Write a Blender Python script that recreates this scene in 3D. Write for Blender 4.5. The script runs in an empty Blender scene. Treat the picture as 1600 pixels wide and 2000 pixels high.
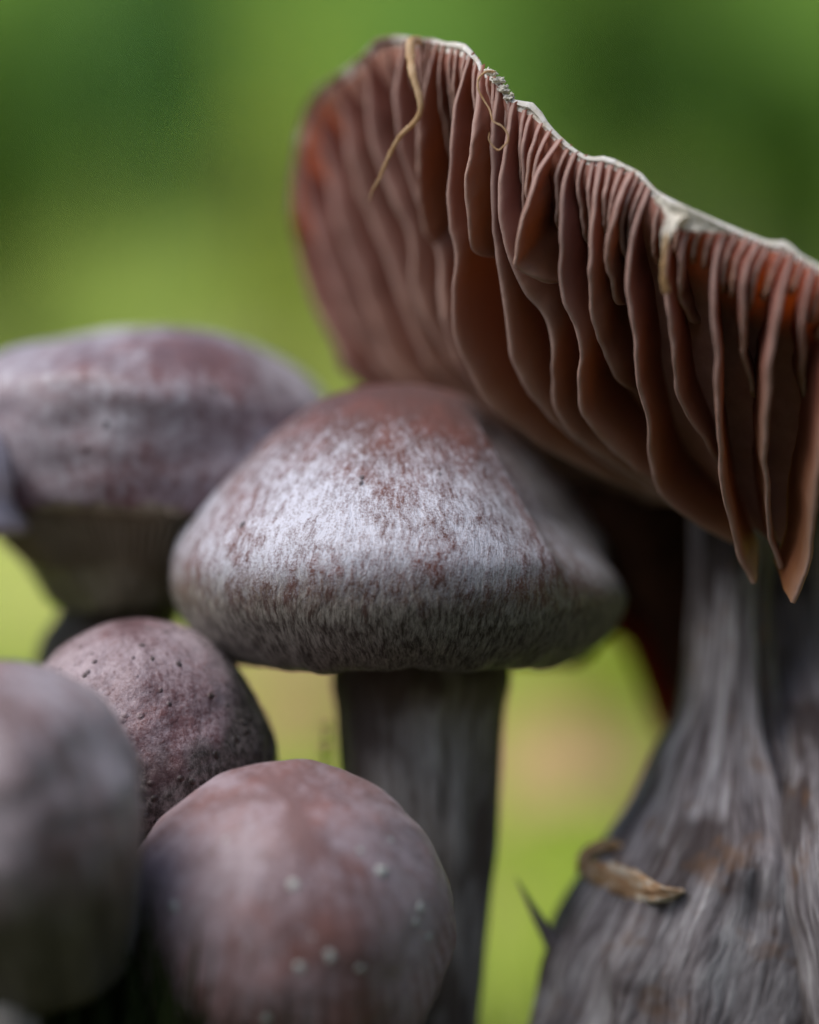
import bpy, math, random
import numpy as np
from mathutils import Vector, noise, Matrix
random.seed(7); rng = np.random.default_rng(11)
R = math.radians
S = bpy.context.scene
COL = S.collection
K = 0.01            # everything below is written in centimetres
ZC = 9.0            # height of the lens above the forest floor (cm)
FD = 40.0           # focus distance (cm)

# ------------------------------------------------------------------ camera
cam = bpy.data.cameras.new('camera'); co = bpy.data.objects.new('camera', cam); COL.objects.link(co)
co.location = (0, -FD*K, ZC*K); co.rotation_euler = (R(90), 0, 0)
cam.sensor_fit = 'HORIZONTAL'; cam.sensor_width = 24.0; cam.lens = 90.0
cam.clip_start = 0.02; cam.clip_end = 800
cam.dof.use_dof = True; cam.dof.focus_distance = FD*K; cam.dof.aperture_fstop = 3.1
cam.dof.aperture_blades = 0
S.camera = co
# ------------------------------------------------------------------ light
SUN_EL, SUN_AZ = 54, -62     # azimuth measured from behind the camera, negative = left
w = bpy.data.worlds.new('World'); S.world = w; w.use_nodes = True
wn = w.node_tree.nodes; wn.clear()
sky = wn.new('ShaderNodeTexSky'); sky.sky_type = 'NISHITA'; sky.sun_disc = False
bg = wn.new('ShaderNodeBackground'); wo = wn.new('ShaderNodeOutputWorld')
w.node_tree.links.new(sky.outputs[0], bg.inputs[0]); w.node_tree.links.new(bg.outputs[0], wo.inputs[0])
bg.inputs[1].default_value = 0.115
az = R(SUN_AZ); el = R(SUN_EL)
sdir = Vector((math.sin(az)*math.cos(el), -math.cos(az)*math.cos(el), math.sin(el)))  # towards the sun
sky.sun_elevation = el; sky.sun_rotation = math.atan2(sdir.x, sdir.y)
sky.air_density = 1.0; sky.dust_density = 3.0; sky.ozone_density = 1.0
sl = bpy.data.lights.new('sun', 'SUN'); so = bpy.data.objects.new('sun', sl); COL.objects.link(so)
sl.energy = 1.5; sl.angle = R(42); sl.color = (1, .97, .93)
so.rotation_euler = sdir.to_track_quat('Z', 'Y').to_euler()
S.view_settings.view_transform = 'Standard'; S.view_settings.look = 'None'
S.view_settings.exposure = 0.50; S.view_settings.gamma = 1.0
S.render.engine = 'CYCLES'

# ------------------------------------------------------------------ helpers
def P(px, py, d=0.0):
    """point seen at pixel (px,py) of the 1600x2000 photograph, d cm behind the focus plane -> cm"""
    s = (FD+d)/FD
    return Vector(((px-800)/150*s, d, ZC-(py-1000)/150*s))
def smooth(a, b, x):
    t = min(1, max(0, (x-a)/(b-a))); return t*t*(3-2*t)
def lerp(a, b, t): return a+(b-a)*t
def spline(pts, n):
    """Catmull-Rom resample (arc-length-ish) of tuples/vectors"""
    A = np.array([tuple(p) for p in pts], float)
    if len(A) == 2: return [A[0]+(A[1]-A[0])*i/(n-1) for i in range(n)]
    E = np.vstack([2*A[0]-A[1], A, 2*A[-1]-A[-2]])
    out = []
    for i in range(len(A)-1):
        p0, p1, p2, p3 = E[i:i+4]
        for k in range(24):
            t = k/24
            out.append(.5*((2*p1)+(-p0+p2)*t+(2*p0-5*p1+4*p2-p3)*t*t+(-p0+3*p1-3*p2+p3)*t**3))
    out.append(A[-1]); out = np.array(out)
    L = np.concatenate([[0], np.cumsum(np.linalg.norm(np.diff(out, axis=0), axis=1))])
    q = np.linspace(0, L[-1], n)
    return [np.array([np.interp(x, L, out[:, j]) for j in range(out.shape[1])]) for x in q]
def mesh_obj(name, V, F, mat, parent=None, attrs=None, smoothf=True, origin=None):
    V = np.array([tuple(v) for v in V], float) if not isinstance(V, np.ndarray) else V
    if parent is not None and origin is None: origin = np.array(parent['o'])
    if origin is None: origin = np.zeros(3)
    me = bpy.data.meshes.new(name)
    me.from_pydata(((V-np.array(origin))*K).tolist(), [], F)
    if smoothf: me.polygons.foreach_set('use_smooth', [True]*len(me.polygons))
    for k, arr in (attrs or {}).items():
        arr = np.array(arr, np.float32)
        if arr.ndim == 1:
            a = me.attributes.new(k, 'FLOAT', 'POINT'); a.data.foreach_set('value', arr)
        else:
            a = me.attributes.new(k, 'FLOAT_VECTOR', 'POINT'); a.data.foreach_set('vector', arr.ravel())
    if mat: me.materials.append(mat)
    o = bpy.data.objects.new(name, me); COL.objects.link(o)
    if parent is not None: o.parent = parent
    else: o.location = tuple(np.array(origin)*K)
    me.update()
    return o
def sub(name, V, F, mat, parent, root, **kw):
    """sub-part: child of a part whose own origin is the root's origin"""
    o = mesh_obj(name, V, F, mat, None, origin=root['o'], **kw); o.location = (0, 0, 0); o.parent = parent; return o
def thing(name, label, cat, loc, group=None):
    o = bpy.data.objects.new(name, None); COL.objects.link(o)
    o.empty_display_size = 0.01
    o.location = tuple(Vector(loc)*K); o['o'] = list(loc); o['label'] = label; o['category'] = cat
    if group: o['group'] = group
    return o
def tag(o, label=None, cat=None, group=None, kind=None):
    for k, v in (('label', label), ('category', cat), ('group', group), ('kind', kind)):
        if v: o[k] = v
    return o
def grid_faces(nu, nv, closed):
    F = []
    for i in range(nu if closed else nu-1):
        a = i*nv; b = ((i+1) % nu)*nv
        for j in range(nv-1): F.append((a+j, b+j, b+j+1, a+j+1))
    return F
def fbm(x, y, z, o=3): return noise.fractal(Vector((x, y, z)), 1.0, 2.0, o)

# ------------------------------------------------------------------ node helper
class NT:
    def __init__(s, name):
        s.m = bpy.data.materials.new(name); s.m.use_nodes = True
        s.t = s.m.node_tree; s.t.nodes.clear()
        s.out = s.t.nodes.new('ShaderNodeOutputMaterial')
    def n(s, typ, ins=None, **props):
        nd = s.t.nodes.new(typ)
        for k, v in props.items(): setattr(nd, k, v)
        for k, v in (ins or {}).items(): s.set(nd.inputs[k], v)
        return nd
    def set(s, sock, v):
        if isinstance(v, bpy.types.Node): s.t.links.new(v.outputs[0], sock)
        elif isinstance(v, bpy.types.NodeSocket): s.t.links.new(v, sock)
        else:
            if isinstance(v, (tuple, list)) and len(v) == 3 and len(getattr(sock, 'default_value', ())) == 4: v = (*v, 1)
            sock.default_value = v
    def attr(s, name): return s.n('ShaderNodeAttribute', attribute_name=name)
    def scale(s, vec, xyz): return s.n('ShaderNodeVectorMath', {0: vec, 1: xyz}, operation='MULTIPLY')
    def noise(s, vec, sc, det=4, rough=.55, dist=0): return s.n('ShaderNodeTexNoise', {'Vector': vec, 'Scale': sc, 'Detail': det, 'Roughness': rough, 'Distortion': dist}).outputs[0]
    def math(s, op, a, b=0.0, c=0.0): return s.n('ShaderNodeMath', {0: a, 1: b, 2: c}, operation=op).outputs[0]
    def ramp(s, fac, stops, interp='LINEAR'):
        r = s.n('ShaderNodeValToRGB', {'Fac': fac}); e = r.color_ramp.elements; r.color_ramp.interpolation = interp
        while len(e) < len(stops): e.new(.5)
        for i, (p, c) in enumerate(stops):
            e[i].position = p; e[i].color = (c, c, c, 1) if isinstance(c, (int, float)) else (*c, 1)
        return r.outputs[0]
    def mix(s, f, a, b, mode='MIX'):
        m = s.n('ShaderNodeMix', data_type='RGBA', blend_type=mode)
        s.set(m.inputs[0], f); s.set(m.inputs[6], a); s.set(m.inputs[7], b); return m.outputs[2]
    def bump(s, h, strength, dist, normal=None):
        b = s.n('ShaderNodeBump', {'Height': h, 'Strength': strength, 'Distance': dist})
        if normal is not None: s.set(b.inputs['Normal'], normal)
        return b.outputs[0]
    def bsdf(s, col, rough=.6, spec=.3, normal=None, trans=None, tf=.4, sheen=0.0, sss=0.0):
        p = s.n('ShaderNodeBsdfPrincipled', {'Base Color': col, 'Roughness': rough, 'Specular IOR Level': spec})
        if sheen: p.inputs['Sheen Weight'].default_value = sheen; p.inputs['Sheen Roughness'].default_value = .4
        if sss:
            p.inputs['Subsurface Weight'].default_value = sss; p.inputs['Subsurface Scale'].default_value = .002
            p.inputs['Subsurface Radius'].default_value = (1, .45, .3)
        if normal is not None: s.set(p.inputs['Normal'], normal)
        sh = p
        if trans is not None:
            t = s.n('ShaderNodeBsdfTranslucent', {'Color': trans})
            sh = s.n('ShaderNodeMixShader'); s.set(sh.inputs[0], tf); s.set(sh.inputs[1], p); s.set(sh.inputs[2], t)
        s.set(s.out.inputs[0], sh); return s.m

# ------------------------------------------------------------------ materials
def cap_mat(name, skin, skin2, silver, low_dark, low_light, bias=0.0, fine=22, amount=1.0, low_at=.62, pits=0.0, bump=1.0, coarse=.9, st=1.0, env=None, lo=(.60, .70, .82), n3w=.75):
    """radially fibrous cap skin: brown-violet skin overlaid by silvery fibrils; 'fib' = seamless polar coordinate in cm"""
    m = NT(name); F = m.attr('fib').outputs['Vector']; T = m.attr('t').outputs['Fac']
    wob = m.n('ShaderNodeTexNoise', {'Vector': F, 'Scale': 1.6, 'Detail': 2})
    Fw = m.n('ShaderNodeVectorMath', {0: wob.outputs['Color'], 1: (.16, .16, .1), 2: F}, operation='MULTIPLY_ADD').outputs[0]
    n1 = m.noise(m.scale(Fw, (1, 1, .27*st)), fine, 4, .75)
    n2 = m.noise(m.scale(Fw, (1, 1, min(1, .42*st))), fine*.33, 4, .7)
    n3 = m.noise(m.scale(F, (1, 1, .55)), coarse, 3, .5)
    n4 = m.noise(F, fine*1.6, 2, .6)
    env = m.ramp(T, env or [(0, -.0), (.12, .0), (.3, .55), (.5, 1), (low_at, .9), (low_at+.1, .42), (.9, .36), (1, .5)])
    v = m.math('ADD', m.math('MULTIPLY', n1, .62), m.math('MULTIPLY', n2, .62))
    v = m.math('ADD', v, m.math('MULTIPLY', n3, n3w))
    v = m.math('ADD', v, m.math('MULTIPLY', n4, .45))
    v = m.math('ADD', v, m.math('MULTIPLY_ADD', env, .42, bias))
    mask = m.ramp(m.math('MULTIPLY', v, .5), [(lo[0]+.05, 0), (lo[1]+.05, .45), (min(1, lo[2]+.05), 1)])
    base = m.mix(n3, skin, skin2)
    hue = m.noise(F, 1.3, 3, .6)
    base = m.mix(m.ramp(hue, [(.45, 0), (.7, .6)]), base, (skin[0]*1.3, skin[1]*.95, skin[2]*.8))
    up = m.mix(m.math('MULTIPLY', mask, amount), base, silver)
    n5 = m.noise(m.scale(Fw, (1, 1, .2*st)), fine*1.2, 4, .75)
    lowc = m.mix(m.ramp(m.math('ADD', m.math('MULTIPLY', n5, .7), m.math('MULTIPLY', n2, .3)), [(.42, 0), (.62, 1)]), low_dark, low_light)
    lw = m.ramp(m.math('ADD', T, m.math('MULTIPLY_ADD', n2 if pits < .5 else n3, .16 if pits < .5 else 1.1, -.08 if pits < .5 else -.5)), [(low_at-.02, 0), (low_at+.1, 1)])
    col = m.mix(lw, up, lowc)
    h = m.math('ADD', m.math('MULTIPLY', n1, .5), m.math('ADD', m.math('MULTIPLY', n2, .6), m.math('MULTIPLY', n5, .3)))
    # scattered tiny dark pits
    vo = m.n('ShaderNodeTexVoronoi', {'Vector': m.scale(Fw, (1, 1, .5 if pits < .5 else .8)), 'Scale': 4.2 if pits < .5 else 5.6, 'Randomness': 1.0})
    ps = m.n('ShaderNodeSeparateColor', {0: vo.outputs['Color']}).outputs[0]
    near = m.ramp(vo.outputs['Distance'], [(0, 1), (.07, 1), (.15, 0)] if pits < .5 else [(0, 1), (.12, 1), (.26, 0)])
    pit = m.math('MULTIPLY', near, m.ramp(ps, [(0, 1), (.07 if pits < .5 else .5, 1), (.09 if pits < .5 else .6, 0)]))
    col = m.mix(m.math('MULTIPLY', pit, .85), col, (.03, .018, .014))
    h = m.math('SUBTRACT', h, m.math('MULTIPLY', pit, .9))
    nb = m.bump(h, .55*bump, .00035)
    return m.bsdf(col, .52, .38, nb, sheen=.12)

M = {}
M['central'] = cap_mat('silvery_cap_skin', (.155, .065, .057), (.085, .042, .04), (.60, .61, .70), (.038, .028, .021), (.27, .25, .22), bias=.03, n3w=.42, fine=21, lo=(.60, .675, .755), bump=1.7, low_at=.68, env=[(0, -.0), (.10, .0), (.26, .40), (.42, .85), (.55, 1), (.66, .95), (.78, .5), (.9, .36), (1, .5)])
M['back'] = cap_mat('violet_cap_skin', (.19, .115, .13), (.12, .07, .08), (.60, .59, .66), (.20, .17, .11), (.38, .33, .25), bias=-.08, fine=5, low_at=.985, coarse=.7, n3w=1.5, lo=(.64, .80, 1.0), env=[(0, .0), (.35, .0), (.52, .3), (.64, .7), (.76, .8), (.88, .35), (.97, .0), (1, .0)])
M['edge'] = cap_mat('pale_cap_skin', (.30, .26, .28), (.25, .22, .24), (.68, .66, .74), (.5, .47, .52), (.66, .62, .70), bias=.15, fine=8, low_at=.8)
M['pitted'] = cap_mat('pitted_cap_skin', (.17, .085, .092), (.09, .05, .058), (.42, .34, .375), (.035, .028, .026), (.20, .17, .17), bias=-.04, fine=13, low_at=.60, pits=1, bump=2.0, st=2.6, lo=(.60, .68, .80), env=[(0, .3), (.3, .9), (.6, .8), (.8, .4), (.9, .3), (1, .3), (1, .3), (1, .3)])
M['front'] = cap_mat('pink_cap_skin', (.25, .14, .135), (.13, .075, .08), (.42, .34, .38), (.06, .03, .022), (.15, .09, .075), bias=-.09, fine=6, low_at=.7, coarse=.9, st=.45, n3w=.85, lo=(.60, .69, .80), bump=1.8, env=[(0, .3), (.2, .6), (.5, .8), (.7, .5), (.8, .2), (.9, .1), (1, .1), (1, .1)])  # brown lower skin, darkened further to carry shade from the ground in its colour
M['frontleft'] = cap_mat('greyish_cap_skin', (.22, .145, .15), (.14, .105, .11), (.44, .39, .43), (.08, .068, .048), (.18, .155, .12), bias=.0, fine=4.5, low_at=.66, coarse=.8, st=.4, n3w=.8, lo=(.60, .69, .80), env=[(0, .2), (.2, .5), (.5, .8), (.6, .5), (.8, .2), (.9, .1), (1, .1), (1, .1)])

def gill_mat():
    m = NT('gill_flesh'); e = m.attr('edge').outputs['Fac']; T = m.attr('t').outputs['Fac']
    ob = m.n('ShaderNodeTexCoord').outputs['Object']
    n = m.noise(ob, 900, 4, .65); big = m.noise(ob, 90, 3, .5)
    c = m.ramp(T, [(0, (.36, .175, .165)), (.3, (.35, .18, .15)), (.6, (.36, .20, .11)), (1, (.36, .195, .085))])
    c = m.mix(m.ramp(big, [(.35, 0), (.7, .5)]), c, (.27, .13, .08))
    c = m.mix(m.ramp(e, [(.3, 1), (.9, 0)]), c, (.80, .56, .48), 'MULTIPLY')  # deep faces tinted darker, shade between gills put into the colour
    c = m.mix(m.math('MULTIPLY', m.ramp(e, [(.25, 1), (.74, .55), (.86, 0)]), m.attr('red').outputs['Fac']), c, (.10, .03, .022))  # valley shade painted on as dark red, weighted per gill
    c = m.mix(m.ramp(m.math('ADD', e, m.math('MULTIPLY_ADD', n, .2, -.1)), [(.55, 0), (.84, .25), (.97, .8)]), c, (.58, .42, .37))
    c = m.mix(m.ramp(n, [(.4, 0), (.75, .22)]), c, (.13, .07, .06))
    return m.bsdf(c, .62, .22, m.bump(n, .6, .0002), trans=(.68, .30, .13), tf=.27)
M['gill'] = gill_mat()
def simple(name, stops, sc=200, det=4, rough=.7, spec=.2, b=.3, bd=.0004, trans=None, tf=.3, stretch=(1, 1, 1)):
    m = NT(name); ob = m.n('ShaderNodeTexCoord').outputs['Object']
    n = m.noise(m.scale(ob, stretch), sc, det, .65)
    return m.bsdf(m.ramp(n, stops), rough, spec, m.bump(n, b, bd), trans=trans, tf=tf)
def flesh_mat():
    m = NT('cap_flesh'); ob = m.n('ShaderNodeTexCoord').outputs['Object']; T = m.attr('t').outputs['Fac']
    n = m.noise(ob, 300, 4, .6)
    return m.bsdf(m.ramp(n, [(.3, (.34, .16, .13)), (.7, (.45, .23, .18))]), .7, .2, m.bump(n, .3, .0004), trans=(1, .36, .07), tf=m.math('MULTIPLY', m.ramp(T, [(0, .97), (.14, .93), (.32, .0)]), m.attr('thin').outputs['Fac']))
M['flesh'] = flesh_mat()
def rim_mat():
    m = NT('pale_rim'); ob = m.n('ShaderNodeTexCoord').outputs['Object']; W = m.attr('w').outputs['Fac']
    n = m.noise(ob, 900, 4, .65); n2 = m.noise(ob, 160, 3, .6)
    pale = m.ramp(n, [(.3, (.68, .63, .54)), (.6, (.92, .91, .88))])
    f = m.ramp(m.math('MULTIPLY_ADD', n2, .7, m.math('MULTIPLY', W, .42)), [(.38, 0), (.54, 1)])  # whitish rim, paled further so its colour carries light from behind
    return m.bsdf(m.mix(f, (.22, .13, .115), pale), .7, .2, m.bump(n, .7, .0004), trans=(.7, .6, .45), tf=.25)
M['rim'] = rim_mat()
M['veil'] = simple('veil_remnant', [(.3, (.72, .68, .58)), (.7, (.92, .90, .84))], 1500, b=.2, trans=(.9, .86, .75), tf=.35)
M['straw'] = simple('dry_fibre', [(.3, (.50, .30, .13)), (.7, (.78, .60, .38))], 600, rough=.45, spec=.4, trans=(.8, .55, .3), tf=.35)
M['speck'] = simple('white_speck', [(.3, (.42, .43, .41)), (.7, (.6, .62, .6))], 900)
M['leafbit'] = simple('dry_leaf', [(.35, (.45, .26, .14)), (.5, (.62, .42, .26)), (.62, (.82, .76, .64))], 330, rough=.5, trans=(.5, .3, .1), tf=.25, stretch=(1, 1, 2))
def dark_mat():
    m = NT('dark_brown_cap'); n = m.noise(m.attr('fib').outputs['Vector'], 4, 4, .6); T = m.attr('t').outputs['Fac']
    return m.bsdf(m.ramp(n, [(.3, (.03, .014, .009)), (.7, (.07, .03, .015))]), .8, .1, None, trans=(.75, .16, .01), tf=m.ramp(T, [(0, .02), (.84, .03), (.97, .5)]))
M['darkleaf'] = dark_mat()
M['leaf'] = simple('green_leaf', [(.3, (.06, .15, .025)), (.7, (.13, .25, .05))], 8, trans=(.2, .38, .07), tf=.4, b=0)
M['leafpale'] = simple('pale_green_leaf', [(.3, (.09, .21, .08)), (.7, (.17, .34, .12))], 8, trans=(.2, .42, .12), tf=.4, b=0)
def blade_mat():
    m = NT('moss_blade'); ob = m.n('ShaderNodeTexCoord').outputs['Object']
    n = m.noise(ob, 14, 5, .6); n2 = m.noise(m.scale(ob, (1, .55, 1)), 9, 3, .5)
    c = m.mix(m.ramp(n2, [(.56, 0), (.66, .8)]), m.ramp(n, [(.3, (.36, .48, .06)), (.7, (.58, .68, .14))]), (.58, .42, .27))
    return m.bsdf(c, .7, .2, None, trans=c, tf=.35)
M['grass'] = blade_mat()
M['leafdark'] = simple('dark_leaf', [(.3, (.05, .12, .016)), (.7, (.11, .21, .028))], 8, trans=(.16, .31, .04), tf=.3, b=0)
M['leafyellow'] = simple('yellow_leaf', [(.3, (.36, .44, .06)), (.7, (.60, .62, .14))], 8, trans=(.6, .65, .1), tf=.4, b=0)
M['tanleaf'] = simple('tan_leaf', [(.3, (.42, .25, .12)), (.7, (.58, .42, .22))], 60, trans=(.5, .35, .2), tf=.2)
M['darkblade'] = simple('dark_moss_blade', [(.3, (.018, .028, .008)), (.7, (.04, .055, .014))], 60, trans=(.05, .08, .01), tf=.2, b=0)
M['twig'] = simple('twig_bark', [(.3, (.05, .035, .025)), (.7, (.11, .08, .055))], 60)

def stem_mat(name, cols, fine=14, bias=0., rust=.0, dark=.5):
    m = NT(name); F = m.attr('fib').outputs['Vector']
    wob = m.n('ShaderNodeTexNoise', {'Vector': F, 'Scale': .9, 'Detail': 2})
    Fw = m.n('ShaderNodeVectorMath', {0: wob.outputs['Color'], 1: (.22, .22, .2), 2: F}, operation='MULTIPLY_ADD').outputs[0]
    n1 = m.noise(m.scale(Fw, (1, 1, .07)), fine, 4, .7)
    n2 = m.noise(m.scale(Fw, (1, 1, .3)), 2.6, 3, .6)
    n3 = m.noise(m.scale(F, (1, 1, .6)), .9, 3, .5)
    c = m.ramp(m.math('ADD', m.math('MULTIPLY', n1, .6), m.math('MULTIPLY_ADD', n2, .5, bias)), [(.42, cols[0]), (.56, cols[1]), (.72, cols[2])])
    c = m.mix(m.ramp(n3, [(.48, 0), (.58, dark)]), c, (cols[0][0]*.6, cols[0][1]*.5, cols[0][2]*.45))
    if rust: c = m.mix(m.ramp(m.noise(F, 1.7, 3, .6), [(.56, 0), (.68, rust)]), c, (.17, .085, .035))
    h = m.math('ADD', n1, m.math('MULTIPLY', n2, 1.2))
    return m.bsdf(c, .6, .3, m.bump(h, .7, .0009), sheen=.1)
M['stemC'] = stem_mat('dark_fibrous_stem', ((.15, .125, .11), (.30, .27, .255), (.48, .45, .43)), dark=.8, fine=10)
M['stemR'] = stem_mat('streaked_stem', ((.07, .055, .058), (.25, .23, .245), (.56, .55, .57)), fine=11, rust=.5, dark=.85)
M['under'] = simple('dark_gills', [(.3, (.32, .28, .20)), (.7, (.46, .40, .30))], 200)

def ground_mat():
    m = NT('forest_floor'); ob = m.n('ShaderNodeTexCoord').outputs['Object']
    n = m.noise(ob, 14, 5, .6); n2 = m.noise(m.scale(ob, (1, .55, 1)), 9, 3, .5); n3 = m.noise(ob, 60, 4, .6)
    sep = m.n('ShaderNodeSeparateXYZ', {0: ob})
    moss = m.ramp(n, [(.3, (.27, .38, .05)), (.5, (.42, .50, .10)), (.7, (.56, .60, .16))])
    c = m.mix(m.ramp(n2, [(.56, 0), (.66, .8)]), moss, (.58, .42, .27))
    wild = m.ramp(m.noise(ob, .8, 4, .5), [(.3, (.065, .145, .014)), (.7, (.14, .25, .03))])
    c = m.mix(m.ramp(m.math('MULTIPLY_ADD', sep.outputs[1], .2, .0), [(.28, 0), (.50, 1)]), c, wild)
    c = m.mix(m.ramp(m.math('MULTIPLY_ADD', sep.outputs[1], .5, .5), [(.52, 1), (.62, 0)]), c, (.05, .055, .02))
    return m.bsdf(c, .85, .1, m.bump(n3, .8, .01))
M['ground'] = ground_mat()

# ------------------------------------------------------------------ ground
def gz(x, y):     # cm, height of the floor
    z = .35*fbm(x*.06, y*.06, 3.1, 3)*smooth(0, 40, abs(y)+10)
    if y > 90: z += 60*smooth(90, 330, y) + 70*smooth(300, 900, y)+ 700*smooth(800, 3000, y)
    z += 190*smooth(90, 420, x)*smooth(200, 60, y) + 150*smooth(120, 450, -y)  # unseen banks right of and behind the lens, added to block sky light
    return z + 6*smooth(150, 500, y)*fbm(x*.01, y*.01, 9, 3)
xs = np.sinh(np.linspace(-7.6, 7.6, 121))*14.; ys = np.concatenate([np.sinh(np.linspace(-7.3, 0, 30))*14., np.linspace(4, 120, 30), np.geomspace(125, 22000, 70)])
V = [(x, y, gz(x, y)) for x in xs for y in ys]
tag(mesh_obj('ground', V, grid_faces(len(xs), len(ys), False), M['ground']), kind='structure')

# moss blades over the floor
def blades(n, xr, yr, h, wd, lean=.5, zf=gz):
    V = []; F = []
    for i in range(n):
        x = random.uniform(*xr); y = random.uniform(*yr); z = zf(x, y)
        a = random.uniform(0, 6.28); hh = random.uniform(*h); l = random.uniform(.1, lean)*hh; b = random.uniform(0, 6.28); k = len(V)
        ca, sa = math.cos(a)*wd, math.sin(a)*wd
        V += [(x-ca, y-sa, z-.1), (x+ca, y+sa, z-.1), (x+math.cos(b)*l*.4+ca*.7, y+math.sin(b)*l*.4+sa*.7, z+hh*.6), (x+math.cos(b)*l*.4-ca*.7, y+math.sin(b)*l*.4-sa*.7, z+hh*.6), (x+math.cos(b)*l, y+math.sin(b)*l, z+hh)]
        F += [(k, k+1, k+2, k+3), (k+3, k+2, k+4)]
    return V, F
V, F = blades(30000, (-30, 34), (8, 120), (.5, 1.6), .06)
tag(mesh_obj('moss', V, F, M['grass']), 'bright yellow-green moss covering the forest floor behind the mushrooms', 'moss', kind='stuff')

# ------------------------------------------------------------------ revolved caps
def cap_mesh(prof, nphi, nt, deform, basis, centre, R0, vskin):
    """prof: (r,z) from apex over the margin to the underside; returns V,F,fib,t"""
    pr = spline(prof, nt); V = []; fib = []; tt = []
    L = [0]
    for j in range(1, nt): L.append(L[-1]+float(np.linalg.norm(pr[j]-pr[j-1])))
    for i in range(nphi):
        ph = 2*math.pi*i/nphi
        for j in range(nt):
            r, z = pr[j]; t = L[j]/vskin
            r2, z2, ph2 = deform(ph, t, r, z)
            p = Vector((r2*math.sin(ph2), -r2*math.cos(ph2), z2))
            V.append(tuple(basis @ p + centre)); ra = R0*(1-math.exp(-L[j]/(R0*.55))); fib.append((math.cos(ph)*ra, math.sin(ph)*ra, L[j])); tt.append(min(t, 1.2))
    return V, grid_faces(nphi, nt, True), fib, tt
def skinlen(prof, k):
    a = spline(prof[:k], 60); return float(sum(np.linalg.norm(a[i]-a[i-1]) for i in range(1, 60)))
def angd(a, b): return (a-b+math.pi) % (2*math.pi)-math.pi
I3 = Matrix.Identity(3)
def tilt(fwd=0, side=0, yaw=0):  # fwd: degrees the apex leans towards the lens; side: towards the right
    return Matrix.Rotation(R(side), 3, 'Y') @ Matrix.Rotation(R(fwd), 3, 'X') @ Matrix.Rotation(R(yaw), 3, 'Z')

def stem_mesh(path, nphi=72, nt=130, rough=.05, seed=0, grooves=(), R0=1.3, twist=0):
    """path: (x,y,z,rx,ry) in cm from top to bottom"""
    q = spline(path, nt); V = []; fib = []; L = 0
    for j in range(nt):
        x, y, z, rx, ry = q[j]
        if j: L += float(np.linalg.norm(q[j][:3]-q[j-1][:3]))
        for i in range(nphi):
            a = 2*math.pi*i/nphi; ca, sa = math.cos(a), math.sin(a)
            k = 1+rough*fbm(ca*1.6+seed, sa*1.6, L*.28, 3)+rough*.45*fbm(ca*6+seed, sa*6, L*.35, 3)
            for (ga, gw, gd) in grooves: k -= gd*math.exp(-(angd(a, ga)/gw)**2)
            V.append((x+rx*k*sa, y-ry*k*ca, z)); fib.append((math.cos(a+L*twist)*R0, math.sin(a+L*twist)*R0, L))
    F = []
    for j in range(nt-1):
        for i in range(nphi):
            i2 = (i+1) % nphi; F.append((j*nphi+i, (j+1)*nphi+i, (j+1)*nphi+i2, j*nphi+i2))
    return V, F, fib
def px_path(rows, d):
    out = []
    for (py, l, r, *rest) in rows:
        dd = rest[0] if rest else d; a = P(l, py, dd); b = P(r, py, dd); rad = (b.x-a.x)/2
        out.append(((a.x+b.x)/2, dd, a.z, rad, min(rad, 1.75)))
    return out
def tube(pts, rad, ns=8, n=60, flat=1.0, jitter=0):
    q = spline(pts, n); V = []; F = []
    rr = [rad] * n if not isinstance(rad, (list, tuple)) else [float(np.interp(i/(n-1), np.linspace(0, 1, len(rad)), rad)) for i in range(n)]
    for i in range(n):
        t = q[min(i+1, n-1)]-q[max(i-1, 0)]; t = Vector(t[:3]).normalized(); c = Vector(q[i][:3])
        u = t.cross(Vector((0, 1, 0)));
        if u.length < .1: u = t.cross(Vector((1, 0, 0)))
        u.normalize(); v = t.cross(u)
        k = rr[i]*(1+jitter*noise.noise(Vector((i*.4, 0, 1))))
        for s in range(ns):
            a = 2*math.pi*s/ns; V.append(tuple(c+u*math.cos(a)*k+v*math.sin(a)*k*flat))
    for i in range(n-1):
        for s in range(ns): s2 = (s+1) % ns; F.append((i*ns+s, i*ns+s2, (i+1)*ns+s2, (i+1)*ns+s))
    F.append(tuple(range(ns-1, -1, -1))); F.append(tuple(range((n-1)*ns, n*ns)))
    return V, F

def under_gills(root, r0, r1, z0, z1, depth, n, basis, centre):
    V = []; F = []
    for i in range(n):
        a = 2*math.pi*i/n; k = len(V)
        for j in range(5):
            t = j/4; r = lerp(r0, r1, t); z = lerp(z0, z1, t)
            for dz in (0, -depth*math.sin(math.pi*min(1, .15+t*.8))):
                for da in (-.006, .006): V.append(tuple(basis @ Vector((r*math.sin(a+da), -r*math.cos(a+da), z+dz))+centre))
        for j in range(4):
            b = k+j*4; F += [(b, b+4, b+6, b+2), (b+1, b+3, b+7, b+5), (b+2, b+6, b+7, b+3)]
    o = mesh_obj('gills', V, F, M['under'], root, smoothf=False); o['kind'] = 'stuff'; return o

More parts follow.
